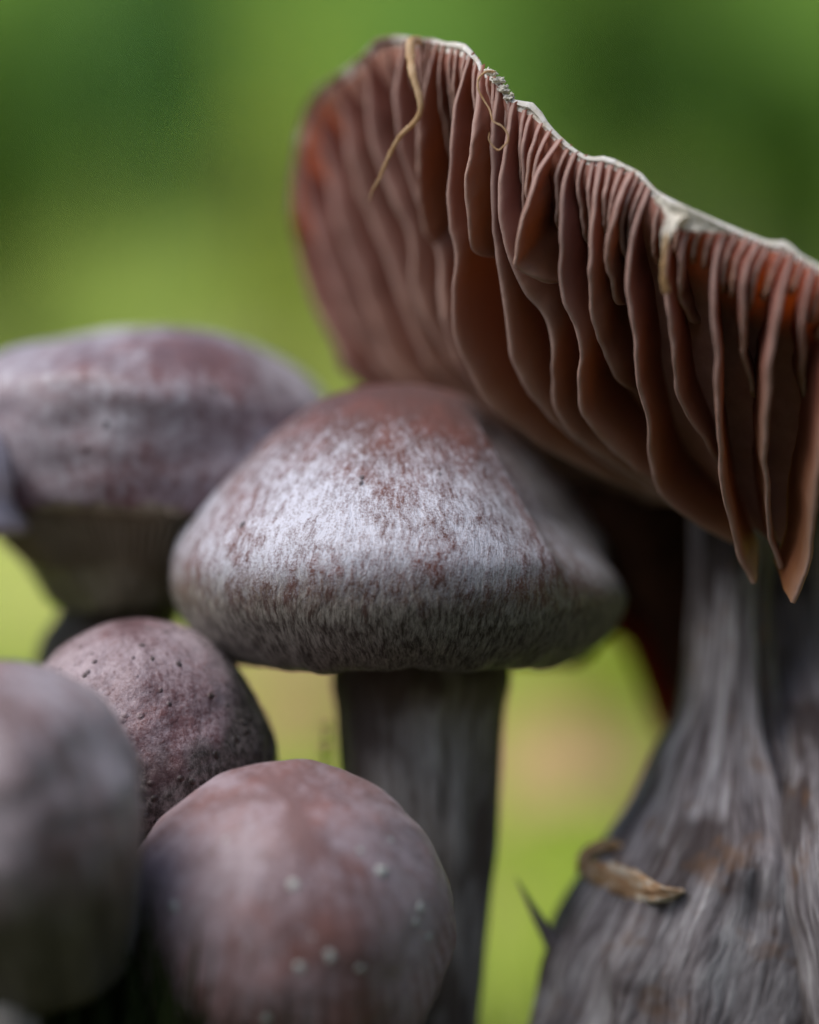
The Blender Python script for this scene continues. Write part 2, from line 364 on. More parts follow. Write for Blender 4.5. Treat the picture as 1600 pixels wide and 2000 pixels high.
# ---- 1 the central silvery mushroom
dC = 2.75
cC = Vector((P(775, 1000, dC).x, dC, ZC-2.10))
root = thing('mushroom', 'sharp silvery-grey bell-shaped mushroom in the middle, brown fibrils under a white bloom', 'mushroom', (cC.x, cC.y, 0), 'mushrooms of the cluster')
prof = [(0, 3.87), (.45, 3.85), (1.05, 3.66), (1.64, 3.25), (2.18, 2.76), (2.68, 2.24), (3.03, 1.70), (3.13, 1.22), (3.07, .78), (2.84, .38), (2.46, .08), (2.15, -.01), (2.02, .04), (1.95, .16), (1.85, .45), (1.35, .85), (.8, 1.0)]
vs = skinlen(prof, 13)
def defC(ph, t, r, z):
    a = math.degrees(angd(ph, 0))
    g = smooth(36, 58, a)*(1-smooth(66, 100, a))
    wz = smooth(.8, 2.1, z)*(1-smooth(3.1, 3.8, z))
    b_ = min(1, max(-1, (a-80)/38)); g = (1-math.cos(R(38))/math.cos(R(38*b_)))*smooth(1, .78, abs(b_)) if abs(b_) < 1 else 0
    r2 = r*(1-1.0*g*wz)
    z2 = z-.3*g*wz
    # bell shape: slight waist towards the lens, shoulder on the left
    r2 *= 1+.10*smooth(95, 125, a)*(1-smooth(150, 180, a))*smooth(3.8, 3.0, z)*smooth(.9, 1.7, z)
    r2 *= 1+.035*smooth(55, 95, a)*(1-smooth(130, 180, a))*smooth(2.2, 1.2, z)
    r2 *= 1-.10*math.exp(-((z-2.15)/.65)**2)*math.exp(-((a-44)/20)**2)
    r2 *= 1-.03*math.exp(-((z-2.7)/.5)**2)*math.exp(-(a/45)**2)
    r2 += .05*fbm(math.cos(ph)*1.3, math.sin(ph)*1.3, z*.9, 3)*min(1, r)
    n = fbm(math.cos(ph)*9, math.sin(ph)*9, z*1.1, 3)
    r2 += .010*n*min(1, r)
    if z < .5: z2 += .075*fbm(math.cos(ph)*3.2+4, math.sin(ph)*3.2, 0, 3)*smooth(.5, .0, z)
    return r2, z2, ph+.03*noise.noise(Vector((math.cos(ph), math.sin(ph), z*.8)))
V, F, fb, tt = cap_mesh(prof, 420, 240, defC, I3, cC, 2.4, vs)
mesh_obj('cap', V, F, M['central'], root, {'fib': fb, 't': tt})
under_gills(root, 1.9, 1.0, .55, .95, .3, 90, I3, cC)
rows = [(1230, 680, 975), (1320, 648, 1000), (1400, 655, 988), (1550, 668, 976), (1650, 690, 970), (1750, 715, 957), (1900, 740, 943), (2050, 745, 930), (2450, 735, 935)]
V, F, fb = stem_mesh(px_path(rows, dC+.2), rough=.07, seed=3)
mesh_obj('stem', V, F, M['stemC'], root, {'fib': fb})
root_central = root

# ---- 2 violet mushroom behind on the left
d = 4.6
c2 = Vector((P(280, 1000, d).x, d, P(0, 1035, d).z))
root = thing('mushroom', 'blurred violet-brown mushroom behind on the left with a pale grey ridge across its cap', 'mushroom', (c2.x, c2.y, 0), 'mushrooms of the cluster')
prof = [(0, 2.95), (.6, 2.95), (1.3, 2.82), (1.9, 2.5), (2.4, 1.9), (2.72, 1.2), (2.78, .6), (2.6, .15), (2.4, .0), (2.2, -.02), (1.85, -.15), (1.4, -.5), (1.05, -1.0)]
vs = skinlen(prof, 9)
def def2(ph, t, r, z):
    a = math.degrees(angd(ph, 0))
    # front lobe pushed out below a shoulder ridge
    lobe = math.exp(-((a+35)/60)**2)
    r2 = r + .55*lobe*math.exp(-((z-1.75)/.55)**2) + .15*lobe*math.exp(-((z-1.0)/.5)**2)
    z2 = z - .30*lobe*math.exp(-((r-1.2)/.6)**2)
    r2 += .20*fbm(math.cos(ph)*1.3+7, math.sin(ph)*1.2, z*.7, 3)*min(1, r)
    if a < 0: r2 += .35*smooth(20, 120, -a)*smooth(0, 1.5, r)
    if a > 0: r2 += .12*smooth(20, 90, a)*smooth(0, 1.5, r)
    return r2, z2, ph
V, F, fb, tt = cap_mesh(prof, 220, 120, def2, tilt(-6, 3), c2, 2.2, vs)
mesh_obj('cap', V, F, M['back'], root, {'fib': fb, 't': tt})
under_gills(root, 2.25, 1.1, -.02, -.9, .14, 110, tilt(-6, 3), c2)
rows = [(1100, 110, 400), (1150, 125, 380), (1200, 118, 350), (1260, 85, 330), (1400, 60, 300), (1700, 50, 300), (2350, 20, 300)]
V, F, fb = stem_mesh(px_path(rows, d+.3), rough=.07, seed=8)
mesh_obj('stem', V, F, M['stemC'], root, {'fib': fb})

# ---- 3 mushroom at the left frame edge (only a sliver shows)
d = 3.0
c3 = Vector((P(-244, 1000, d).x, d, P(0, 1060, d).z))
root = thing('mushroom', 'mushroom cut off by the left edge of the photo, only its pale cap margin showing', 'mushroom', (c3.x, c3.y, 0), 'mushrooms of the cluster')
prof = [(0, 2.3), (.7, 2.2), (1.5, 1.95), (1.92, 1.5), (2.05, .95), (2.02, .6), (2.12, .38), (2.18, .22), (2.05, .1), (1.9, .2), (1.2, .35), (.5, .35)]
vs = skinlen(prof, 9)
def def3(ph, t, r, z): return r+.06*fbm(math.cos(ph)*2, math.sin(ph)*2, z, 3)*min(1, r), z, ph
V, F, fb, tt = cap_mesh(prof, 160, 80, def3, I3, c3, 1.8, vs)
mesh_obj('cap', V, F, M['edge'], root, {'fib': fb, 't': tt})
V, F, fb = stem_mesh([(c3.x, d, c3.z+.4, .9, .9), (c3.x, d, c3.z-1, .7, .7), (c3.x-.1, d, c3.z-4, .75, .75), (c3.x-.1, d, -.4, 1, 1)], seed=4, nt=60)
mesh_obj('stem', V, F, M['stemC'], root, {'fib': fb})

# ---- 4 small pitted mushroom
d = 1.75
c4 = Vector((P(293, 1000, d).x, d, P(0, 1590, d).z))
root = thing('mushroom', 'small dome mushroom with dark pits in its mauve and grey cap, under the central cap', 'mushroom', (c4.x, c4.y, 0), 'mushrooms of the cluster')
prof = [(0, 2.68), (.4, 2.62), (.9, 2.38), (1.3, 1.95), (1.58, 1.35), (1.72, .8), (1.7, .35), (1.55, .05), (1.4, .0), (1.3, .1), (1.0, .3), (.5, .35)]
vs = skinlen(prof, 9)
def def4(ph, t, r, z):
    r2 = r*1.04+.05*fbm(math.cos(ph)*1.6, math.sin(ph)*1.6+5, z, 3)*min(1, r)
    r2 += .03*fbm(math.cos(ph)*6, math.sin(ph)*6+5, z*3.2, 3)*min(1, r)
    return r2, z, ph
B4 = tilt(6, -7)
V, F, fb, tt = cap_mesh(prof, 240, 140, def4, B4, c4, 1.4, vs)
mesh_obj('cap', V, F, M['pitted'], root, {'fib': fb, 't': tt})
V, F, fb = stem_mesh([(c4.x, d, c4.z+.5, .6, .6), (c4.x+.1, d, c4.z-1, .55, .55), (c4.x+.1, d, -.4, .8, .8)], seed=5, nt=60)
mesh_obj('stem', V, F, M['stemC'], root, {'fib': fb})

# ---- 5 front-left blurred mushroom
d = -2.3
c5 = Vector((P(12, 1000, d).x, d, P(0, 1615, d).z))
root = thing('mushroom', 'large blurred grey-pink mushroom cap in front at the lower left edge', 'mushroom', (c5.x, c5.y, 0), 'mushrooms of the cluster')
prof = [(0, 2.05), (.45, 2.0), (.95, 1.75), (1.4, 1.25), (1.62, .6), (1.66, .05), (1.50, -.6), (1.16, -1.2), (.88, -1.5), (.72, -1.42), (.7, -1.0), (.4, -.8)]
vs = skinlen(prof, 9)
def def5(ph, t, r, z): return r*1.04+.12*fbm(math.cos(ph)*1.3+2, math.sin(ph)*1.3, z*.8, 3)*min(1, r), z*(1 if z > 0 else 1.45), ph
V, F, fb, tt = cap_mesh(prof, 200, 110, def5, tilt(14, -12), c5, 1.4, vs)
mesh_obj('cap', V, F, M['frontleft'], root, {'fib': fb, 't': tt})
V, F, fb = stem_mesh([(c5.x, d, c5.z-.9, .55, .55), (c5.x, d, c5.z-2, .5, .5), (c5.x, d, -.4, .8, .8)], seed=6, nt=60)
mesh_obj('stem', V, F, M['stemC'], root, {'fib': fb})

# ---- 6 front-centre mushroom with white specks
d = -.6
c6 = Vector((P(562, 1000, d).x, d, P(0, 1796, d).z))
root = thing('mushroom', 'round pink-mauve mushroom cap with scattered white specks in front at the bottom', 'mushroom', (c6.x, c6.y, 0), 'mushrooms of the cluster')
prof = [(0, 2.0), (.5, 1.95), (1.05, 1.7), (1.55, 1.25), (1.9, .62), (2.04, -.1), (1.95, -.8), (1.65, -1.3), (1.4, -1.4), (1.25, -1.2), (.9, -.9), (.4, -.8)]
vs = skinlen(prof, 9)
def def6(ph, t, r, z):
    r2 = r*1.045+.10*fbm(math.cos(ph)*1.4+9, math.sin(ph)*1.4, z*.8, 3)*min(1, r)
    r2 += .012*math.sin(ph*58+3*noise.noise(Vector((math.cos(ph)*3, math.sin(ph)*3, z))))*smooth(.45, .6, t)*(1-smooth(.75, .95, t))
    return r2, z, ph
B6 = tilt(38, 3)
V, F, fb, tt = cap_mesh(prof, 300, 130, def6, B6, c6, 1.7, vs)
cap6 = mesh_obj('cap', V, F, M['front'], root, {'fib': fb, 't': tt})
V, F, fb = stem_mesh([(c6.x, d+.3, c6.z-.9, .7, .7), (c6.x, d+.4, c6.z-2, .6, .6), (c6.x, d+.4, -.4, .9, .9)], seed=7, nt=60)
mesh_obj('stem', V, F, M['stemC'], root, {'fib': fb})
# specks: little raised veil crumbs found by casting from the lens position onto the cap
from mathutils.bvhtree import BVHTree
bv = BVHTree.FromPolygons([Vector(v.co)/K+Vector(root['o']) for v in cap6.data.vertices], [tuple(p.vertices) for p in cap6.data.polygons])
LENS = Vector((0, -FD, ZC))
for (px, py, rad) in ((340, 1770, .065), (575, 1727, .075), (745, 1702, .085), (820, 1775, .075), (812, 1800, .06), (645, 1868, .07), (705, 1890, .06), (585, 1890, .06), (765, 1640, .04), (705, 1660, .045), (520, 1990, .06), (838, 1830, .05), (440, 1640, .03), (610, 1830, .03), (480, 1850, .03)):
    hit, nrm, _, _ = bv.ray_cast(LENS, (P(px, py, 0)-LENS).normalized())
    if hit is None: continue
    if nrm.dot(LENS-hit) < 0: nrm = -nrm
    V = []; F = []; u = nrm.orthogonal().normalized(); v = nrm.cross(u)
    for j in range(4):
        for i in range(10):
            a = i*.628; rr = rad*math.sin((j+.6)/4.6*math.pi/2*1.0+.0)*(1+.8*noise.noise(Vector((math.cos(a)*1.3, math.sin(a)*1.3, px*.37))))
            V.append(tuple(hit+(u*math.cos(a)+v*math.sin(a))*rr+nrm*(rad*.5*math.cos((j+.6)/4.6*math.pi/2)-.01)))
    for j in range(3):
        for i in range(10): F.append((j*10+i, (j+1)*10+i, (j+1)*10+(i+1) % 10, j*10+(i+1) % 10))
    F.append(tuple(range(10)))
    mesh_obj('speck', V, F, M['speck'], root)

# ------------------------------------------------------------------ 7 the open, gilled mushroom
SX, SD = P(1440, 1000, 3.0).x, 3.0
root = thing('mushroom', 'large open mushroom on the right showing its red-brown wavy gills and ragged white rim', 'mushroom', (SX, SD, 0), 'mushrooms of the cluster')
RIM = [(572, 430), (575, 330), (600, 215), (640, 165), (690, 130), (730, 92), (765, 76), (820, 80), (880, 90), (912, 100), (935, 122), (946, 148), (975, 165), (998, 197), (1045, 218), (1090, 268), (1140, 308), (1185, 316), (1240, 338), (1280, 376), (1330, 404), (1400, 436), (1480, 470), (1540, 490), (1600, 524), (1680, 560)]
def rimdepth(px): return float(np.interp(px, [560, 600, 660, 760, 880, 960, 1100, 1300, 1600, 1700], [5.2, 4.6, 3.4, 2.0, .7, .05, -.35, -.9, -1.7, -2.0]))
# free-edge polylines traced along the gills: (points, depth at lower end, short?)
G = [
 ([(572, 430), (585, 500), (610, 590), (650, 670), (700, 750), (900, 850), (1200, 980)], 4.8, 0),
 ([(583, 300), (600, 400), (625, 500), (665, 600), (720, 690), (790, 770), (1000, 880), (1240, 985)], 4.6, 0),
 ([(612, 200), (635, 330), (655, 430), (695, 540), (735, 650), (790, 740), (1000, 860), (1260, 985)], 4.4, 0),
 ([(660, 150), (672, 250), (690, 350), (730, 450), (765, 540), (800, 640), (860, 740), (1020, 850), (1270, 985)], 4.0, 0),
 ([(715, 105), (715, 200), (732, 300), (770, 400), (800, 470), (806, 560), (830, 630), (885, 710), (960, 790), (1100, 880), (1280, 985)], 3.6, 0),
 ([(790, 78), (770, 180), (776, 280), (800, 350), (832, 425), (855, 500), (858, 600), (880, 680), (935, 765), (1080, 865), (1290, 985)], 3.2, 0),
 ([(850, 86), (822, 200), (815, 265), (819, 400), (837, 482), (875, 565)], 2.2, 1),
 ([(918, 105), (890, 200), (878, 300), (875, 434), (889, 490), (882, 584), (890, 655), (916, 726), (955, 795), (1050, 868), (1180, 935), (1310, 990)], 2.6, 0),
 ([(938, 128), (930, 200), (916, 302), (909, 396), (920, 490), (942, 531), (976, 561)], .7, 1),
 ([(972, 165), (962, 265), (959, 415), (969, 509), (984, 602), (999, 707), (1044, 785), (1105, 850), (1180, 905), (1310, 985)], 2.2, 0),
 ([(1002, 200), (984, 302), (972, 396), (987, 490), (1025, 576), (1058, 608), (1076, 655), (1076, 730), (1084, 806), (1128, 858), (1223, 924), (1320, 985)], 1.9, 0),
 ([(1092, 272), (1052, 335), (1028, 400), (1010, 495), (1005, 518), (1017, 531), (1050, 550), (1095, 575), (1130, 600)], .3, 1),
 ([(1122, 298), (1100, 360), (1096, 440), (1099, 559), (1123, 640), (1135, 687), (1126, 744), (1135, 806), (1176, 863), (1230, 910), (1330, 985)], 1.5, 0),
 ([(1172, 316), (1160, 400), (1152, 559), (1171, 668), (1214, 763), (1240, 815), (1262, 835)], .9, 1),
 ([(1232, 335), (1198, 420), (1188, 487), (1202, 592), (1223, 625), (1240, 640)], .3, 1),
 ([(1268, 365), (1240, 440), (1229, 520), (1229, 606), (1247, 725), (1266, 844), (1280, 929), (1300, 977), (1351, 1020), (1432, 1062)], 1.5, 0),
 ([(1312, 396), (1302, 500), (1311, 654), (1328, 772), (1351, 825), (1380, 872), (1404, 944), (1425, 1000)], 1.0, 1),
 ([(1360, 418), (1330, 500), (1332, 582), (1350, 630), (1390, 665)], .2, 1),
 ([(1420, 446), (1400, 500), (1393, 590), (1399, 725), (1404, 867), (1418, 986), (1442, 1081), (1472, 1140)], .7, 0),
 ([(1482, 472), (1458, 530), (1450, 600), (1456, 701), (1475, 787), (1510, 830)], .1, 1),
 ([(1550, 496), (1528, 570), (1514, 680), (1503, 796), (1496, 915), (1503, 1034), (1522, 1112)], .5, 0),
 ([(1590, 520), (1574, 600), (1570, 701), (1576, 796), (1600, 840)], .0, 1),
 ([(1655, 550), (1640, 700), (1618, 850), (1600, 960), (1582, 1095), (1553, 1180)], .2, 0),
 ([(1740, 580), (1720, 800), (1700, 980), (1660, 1130)], .4, 0),
]
def edge3d(pts, dend):
    d0 = rimdepth(pts[0][0]); q = spline(pts, 40); L = np.concatenate([[0], np.cumsum([np.linalg.norm(q[i]-q[i-1]) for i in range(1, 40)])]); L /= L[-1]
    out = []
    for i in range(40):
        t = L[i]; dd = lerp(d0, dend, t*t*(3-2*t)*.6+t*.4) - .5*math.sin(math.pi*t)*(1 if pts[0][0] > 900 else .3)
        out.append(np.array(P(q[i][0], q[i][1], dd)))
    return out
def inward(p0):
    h = Vector((SX-p0[0], SD-p0[1], 0)); h.normalize()
    return np.array((h*.80+Vector((0, 0, .60))).normalized())
NT_ = 70
def hdist(x, hmax): return hmax*(.04+.96*smooth(-.1, 2.0, x))
def hprof(t, hmax): return hdist(t*7.5, hmax)*(1-.2*smooth(.75, 1, t))
curves = []      # long gills, for the flesh loft: (free-edge pts, attached pts)
def gill(E, inw, hmax, short, seed, amp=.05, thick=.034, name='gill', attc=None, ew=1.0, red=.12):
    """plate from the free edge E inwards to the cap flesh; thickness tapers to a rounded, slightly ragged edge"""
    Q = spline(E, NT_); nh = 9; V = []; ed = []; tt = []; sides = []
    side = np.cross(inw, (0, 0, 1.)); side /= np.linalg.norm(side)
    att = []; dist = 0; A_ = None if attc is None else spline(attc, NT_)
    for i in range(NT_):
        if i: dist += float(np.linalg.norm(Q[i]-Q[i-1]))
        t = i/(NT_-1); fp = Q[i].copy()
        h = hdist(dist, hmax)*(1-.2*smooth(.75, 1, t)) if A_ is None else max(.01, float(np.dot(A_[i]-fp, inw)))
        if short and A_ is None:
            fp = fp+inw*h*.9*smooth(.72, 1, t)**1.5
            h *= 1-.85*smooth(.72, 1, t)
        rag = .010*noise.noise(Vector((dist*9, seed*3.1, 0)))+.032*noise.noise(Vector((dist*3.2, seed*1.7, 4)))
        fp = fp + inw*rag
        ext = .16*smooth(.1, 1.2, dist)
        att.append(fp+inw*h); row = []
        for k in range(nh*2-1):
            s = abs(k-(nh-1))/(nh-1)            # 0 at the free edge, 1 at the flesh
            sg = -1 if k < nh-1 else (1 if k > nh-1 else 0)
            ww = s**1.6*(h+ext)
            th = thick*(min(1, math.sqrt(s*9)) if s > 0 else 0)*(1+.8*s)
            wave = amp*(fbm(t*5+seed*7, s*1.2, seed, 3))*min(1, dist*.9)
            row.append(fp+inw*ww+side*(sg*th+wave)); ed.append((1-s)**ew); tt.append(t)
        V += row
    F = grid_faces(NT_, nh*2-1, False)
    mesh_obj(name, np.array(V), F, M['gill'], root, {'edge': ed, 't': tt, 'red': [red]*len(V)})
    return Q, att
def partial(E, ln, n=40):
    Q = spline(E, 120); L = np.concatenate([[0], np.cumsum([np.linalg.norm(Q[i]-Q[i-1]) for i in range(1, 120)])])
    return [np.array([np.interp(x, L, [q[c] for q in Q]) for c in range(3)]) for x in np.linspace(0, ln, n)]
longs = []; allg = []
for gi, (pts, dend, short) in enumerate(G):
    E = edge3d(pts, dend); inw = inward(E[0]); hm = .95 if not short else .75
    Q, att = gill(E, inw, hm, short, gi+1, amp=.06 if gi > 5 else .11, thick=.032 if gi > 5 else .05, ew=1.0 if gi > 5 else .85, red=.12 if gi > 7 else (.9 if gi < 6 else .5))  # painted valley shade is strongest on the left gills
    allg.append((Q, att, inw, short))
    if not short: longs.append((E, att, inw))
# lamellulae between neighbours: free edge bulges out of the flesh and sinks back into it
for a in range(len(allg)-1):
    (Ea, Aa, ia, sa), (Eb, Ab, ib, sb) = allg[a], allg[a+1]
    gap = float(np.linalg.norm(Ea[0]-Eb[0])); n = max(1, min(4 if a < 15 else 2, int(gap/(.15 if a < 15 else .22))))
    la = sum(np.linalg.norm(Aa[i]-Aa[i-1]) for i in range(1, NT_)); lb = sum(np.linalg.norm(Ab[i]-Ab[i-1]) for i in range(1, NT_))
    lim = .95*min(la, lb)
    if a < 5: n = 1
    for k in range(n):
        f = (k+1)/(n+1)+random.uniform(-.05, .05); left = a < 6
        ln = random.uniform(1.0, 2.2) if (k % 2 == 0 and not left) else random.uniform(1.6, 3.0)
        if a >= 15: ln = random.uniform(.5, 1.1)
        ln = min(ln, lim); inw = ia*(1-f)+ib*f; inw /= np.linalg.norm(inw)
        PA, PB = partial(Aa, ln), partial(Ab, ln); hm = random.uniform(.28, .5) if not left else random.uniform(.25, .4)
        AT = [PA[i]*(1-f)+PB[i]*f for i in range(40)]
        E = [AT[i]-inw*(hdist(ln*i/39, hm)*min(1, (1.02-i/39)*3.2)**.7) for i in range(40)]
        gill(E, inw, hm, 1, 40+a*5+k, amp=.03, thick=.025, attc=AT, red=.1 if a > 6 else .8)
# flesh and top skin, lofted through all long gills and on round the hidden back
def back_curve(rx, rd, rz):
    p0 = np.array((rx, rd, rz+ZC)); inw = inward(p0); c = np.array((SX, SD, ZC-.3)); h = c-p0; h[2] = 0; h /= np.linalg.norm(h)
    pe = c-h*1.1
    pts = [p0, p0*.75+pe*.25-np.array((0, 0, 1.0)), p0*.4+pe*.6+np.array((0, 0, -.9+.0)), pe]
    pts[2] = p0*.4+pe*.6-np.array((0, 0, .9))
    return spline(pts, 40), inw
for (rx, rd, rz) in ((8.4, -1.4, 2.6), (10.3, .8, 2.3), (11.2, 3.6, 2.3), (10.2, 6.6, 2.7), (7.8, 8.8, 3.2), (4.8, 9.6, 3.7), (1.8, 9.0, 4.2), (-.5, 7.3, 4.4)):
    E, inw = back_curve(rx, rd, rz); Q = spline(E, NT_)
    longs.append((E, [Q[i]+inw*hprof(i/(NT_-1), .95) for i in range(NT_)], inw))
nl = len(longs); A = np.array([l[1] for l in longs]); IN = np.array([l[2] for l in longs])
E0 = np.array([spline(l[0], NT_) for l in longs])
B = A.copy(); tw = np.array([smooth(.03, .3, i/(NT_-1)) for i in range(NT_)])[None, :, None]
for _ in range(2): B = B*(1-.6*tw)+tw*.3*(np.roll(B, 1, 0)+np.roll(B, -1, 0))
B = B+IN[:, None, :]*(.06*tw)
# dense in the angular direction
SUBD = 8; NR = nl*SUBD
def dense(X):
    out = []
    for i in range(nl):
        p0, p1, p2, p3 = X[i-1], X[i], X[(i+1) % nl], X[(i+2) % nl]
        for k in range(SUBD):
            t = k/SUBD
            out.append(.5*((2*p1)+(-p0+p2)*t*.9+(2*p0-5*p1+4*p2-p3)*t*t*.9+(-p0+3*p1-3*p2+p3)*t**3*.9) if False else p1*(1-t)+p2*t)
    return np.array(out)
BD = dense(B); ID = dense(IN)
# snap the visible rim onto the traced outline
rimpx = spline([(x, y) for x, y in RIM], 400)
for i in range(NR):
    p = BD[i, 0]; s = FD/(FD+p[1]); px = 800+p[0]*150*s; py = 1000-(p[2]-ZC)*150*s
    if i < (nl-9)*SUBD+2 and px < 1690:
        best = min(rimpx, key=lambda q: (q[0]-px)**2+(q[1]-py)**2)
        np_ = np.array(P(best[0], best[1], p[1])); dlt = np_-p
        for j in range(NT_): BD[i, j] += dlt*(1-smooth(0, .16, j/(NT_-1)))
V = []; 
nb = 12
for i in range(NR):
    for j in range(NT_-1, -1, -1):
        V.append(BD[i, j])
    jit = .03*noise.noise(Vector((i*.8, 1, 1)))+.03*noise.noise(Vector((i*.23, 7, 1)))
    thk = .045+.09*max(0, noise.noise(Vector((i*.31, 3, 1))))
    for k in range(nb):        # rounded margin
        a = math.pi*k/(nb-1); V.append(BD[i, 0]+np.array((0, 0, 1))*(thk*.5*(1-math.cos(a))) - ID[i]*(.05+jit)*math.sin(a))
    for j in range(0, NT_):
        V.append(BD[i, j]+ID[i]*(thk*.5+.45*smooth(.05, .8, j/(NT_-1)))+np.array((0, 0, thk*.6)))
nv = NT_*2+nb
capV = np.array(V); capF = grid_faces(NR, nv, True)
tq = []
wq = []; hq = []
for i in range(NR):
    p = BD[i, 0]; px = 800+p[0]*150*FD/(FD+p[1])
    wv = smooth(760, 960, px) if i < (nl-8)*SUBD else .4
    thin = .12+.55*smooth(1300, 1420, px)*(.7+.3*math.sin(px*.021))+.6*smooth(660, 610, px)
    for j in range(nv): tq.append((NT_-1-j)/(NT_-1) if j < NT_ else (0 if j < NT_+nb else (j-NT_-nb)/(NT_-1))); wq.append(wv); hq.append(thin)
cap7 = mesh_obj('cap', capV, capF, M['flesh'], root, {'t': tq, 'w': wq, 'thin': hq})
cap7.data.materials.append(M['rim'])
mi = []
for i in range(NR):
    for j in range(nv-1): mi.append(1 if NT_-2 <= j < NT_+nb+3 else 0)
cap7.data.polygons.foreach_set('material_index', mi)
# stem
rows = [(960, 1345, 1530, 3.0), (1060, 1348, 1520, 3.0), (1150, 1348, 1505, 3.0), (1250, 1340, 1510, 3.0), (1380, 1322, 1530, 3.0), (1460, 1285, 1560, 3.0), (1560, 1238, 1620, 2.9), (1650, 1180, 1680, 2.8), (1760, 1120, 1740, 2.8), (1850, 1078, 1780, 2.8), (1950, 1062, 1800, 2.8), (2100, 1030, 1820, 2.8), (2400, 1000, 1850, 2.8)]
V, F, fb = stem_mesh(px_path(rows, 3), nphi=140, nt=170, rough=.12, seed=21, grooves=((R(38), .16, .12), (R(-25), .10, .05)), R0=1.7, twist=.09)
stem7 = mesh_obj('stem', V, F, M['stemR'], root, {'fib': fb})
# torn fibre spike and ragged skin flap on the stem
V, F = tube([P(1008, 1715, 2.2), P(1035, 1765, 2.3), P(1062, 1812, 2.4), P(1092, 1858, 2.5), P(1130, 1930, 2.6)], [.006, .05, .10, .20, .30], 8, 30)
sub('torn_fibre', V, F, M['stemR'], stem7, root)
root_open = root

# veil remnants on the rim (white crumbs and a pale torn flap)
def crumb(px, py, d, sx, sz, seed, name='veil_crumb', mat='veil'):
    V = []; F = []; c = P(px, py, d); nu, nv_ = 40, 24
    for i in range(nu):
        for j in range(nv_):
            a = 2*math.pi*i/nu; b = math.pi*(j+.5)/nv_; n = Vector((math.cos(a)*math.sin(b), math.sin(a)*math.sin(b), math.cos(b)))
            k = 1+.9*fbm(n.x*1.3+seed, n.y*1.3, n.z*1.3, 2)+.22*fbm(n.x*5+seed, n.y*5, n.z*5, 3)
            V.append((c.x+n.x*sx*k, c.y+n.y*sx*.7*k, c.z+n.z*sz*k))
    F = grid_faces(nu, nv_, True); F.append(tuple(i*nv_ for i in range(nu-1, -1, -1))); F.append(tuple(i*nv_+nv_-1 for i in range(nu)))
    return mesh_obj(name, V, F, M[mat], root_open)
for i, (px, py, d, sx, sz) in enumerate(((962, 142, -.04, .07, .035), (975, 156, -.04, .075, .04), (986, 174, -.05, .065, .045), (996, 190, -.05, .05, .04), (1032, 208, -.1, .07, .03), (1046, 216, -.12, .04, .035), (1182, 313, -.5, .07, .03), (1215, 325, -.6, .06, .02), (1290, 394, -1.0, .06, .03), (1000, 186, -.06, .03, .03), (952, 140, 0, .03, .04), (818, 80, 1.3, .07, .03))):
    crumb(px, py, d, sx, sz, i*3.3)
V, F = tube([P(1318, 436, -1.15), P(1304, 462, -1.25), P(1298, 500, -1.25), P(1296, 540, -1.2), P(1303, 572, -1.1)], [.09, .05, .03, .04, .055], 8, 24, flat=.6, jitter=.4)
mesh_obj('torn_flap', V, F, M['straw'], root_open)

# dry plant fibres caught on the rim
def fibre(label, pts, rad, n=70, flat=.5):
    V, F = tube(pts, rad, 7, n, flat=flat, jitter=.35)
    b = pts[0]; o = mesh_obj('dry_plant_fibre', V, F, M['straw'], None, origin=(b.x, b.y, b.z))
    return tag(o, label, 'plant fibre', 'dry plant fibres caught on the gills')
fibre('long tan dry fibre hanging from the top of the gilled cap across its left gills', [P(822, 78, 1.2), P(803, 82, .9), P(802, 110, .8), P(806, 145, .65), P(818, 185, .6), P(821, 215, .6), P(808, 240, .65), P(782, 265, .7), P(762, 300, .8), P(740, 350, .9), P(726, 375, 1.0), P(722, 392, 1.05)], [.06, .07, .062, .055, .046, .04, .034, .03, .025, .018, .008])
fibre('short curly straw-coloured fibre looped under the white crumb of the rim', [P(968, 140, -.12), P(950, 140, -.16), P(936, 152, -.18), P(934, 172, -.2), P(945, 195, -.22), P(957, 215, -.25), P(963, 236, -.3), P(980, 246, -.32), P(991, 260, -.33), P(992, 275, -.33), P(982, 287, -.33), P(973, 293, -.32), P(962, 284, -.31), P(955, 272, -.31), P(956, 258, -.3)], [.014, .018, .015, .013, .012, .012, .011, .011, .013, .012, .012, .011, .008, .004], 90, .7)

# ---- 8 second stem at the right frame edge
rows = [(900, 1490, 1680, 4.6), (1100, 1490, 1680, 4.6), (1300, 1500, 1690, 4.0), (1450, 1535, 1700, 2.6), (1600, 1525, 1710, 1.5), (1750, 1530, 1720, 1.2), (1900, 1560, 1760, 1.2), (2150, 1580, 1790, 1.4), (2400, 1590, 1800, 1.5)]
pth = px_path(rows, 3)
V, F, fb = stem_mesh(pth, nphi=90, nt=120, rough=.08, seed=33, R0=1.2)
root = thing('mushroom', 'mushroom with a pale grey fibrous stem running down the right edge, its cap hidden', 'mushroom', (pth[-1][0], pth[-1][1], 0), 'mushrooms of the cluster')
mesh_obj('stem', V, F, M['stemR'], root, {'fib': fb})

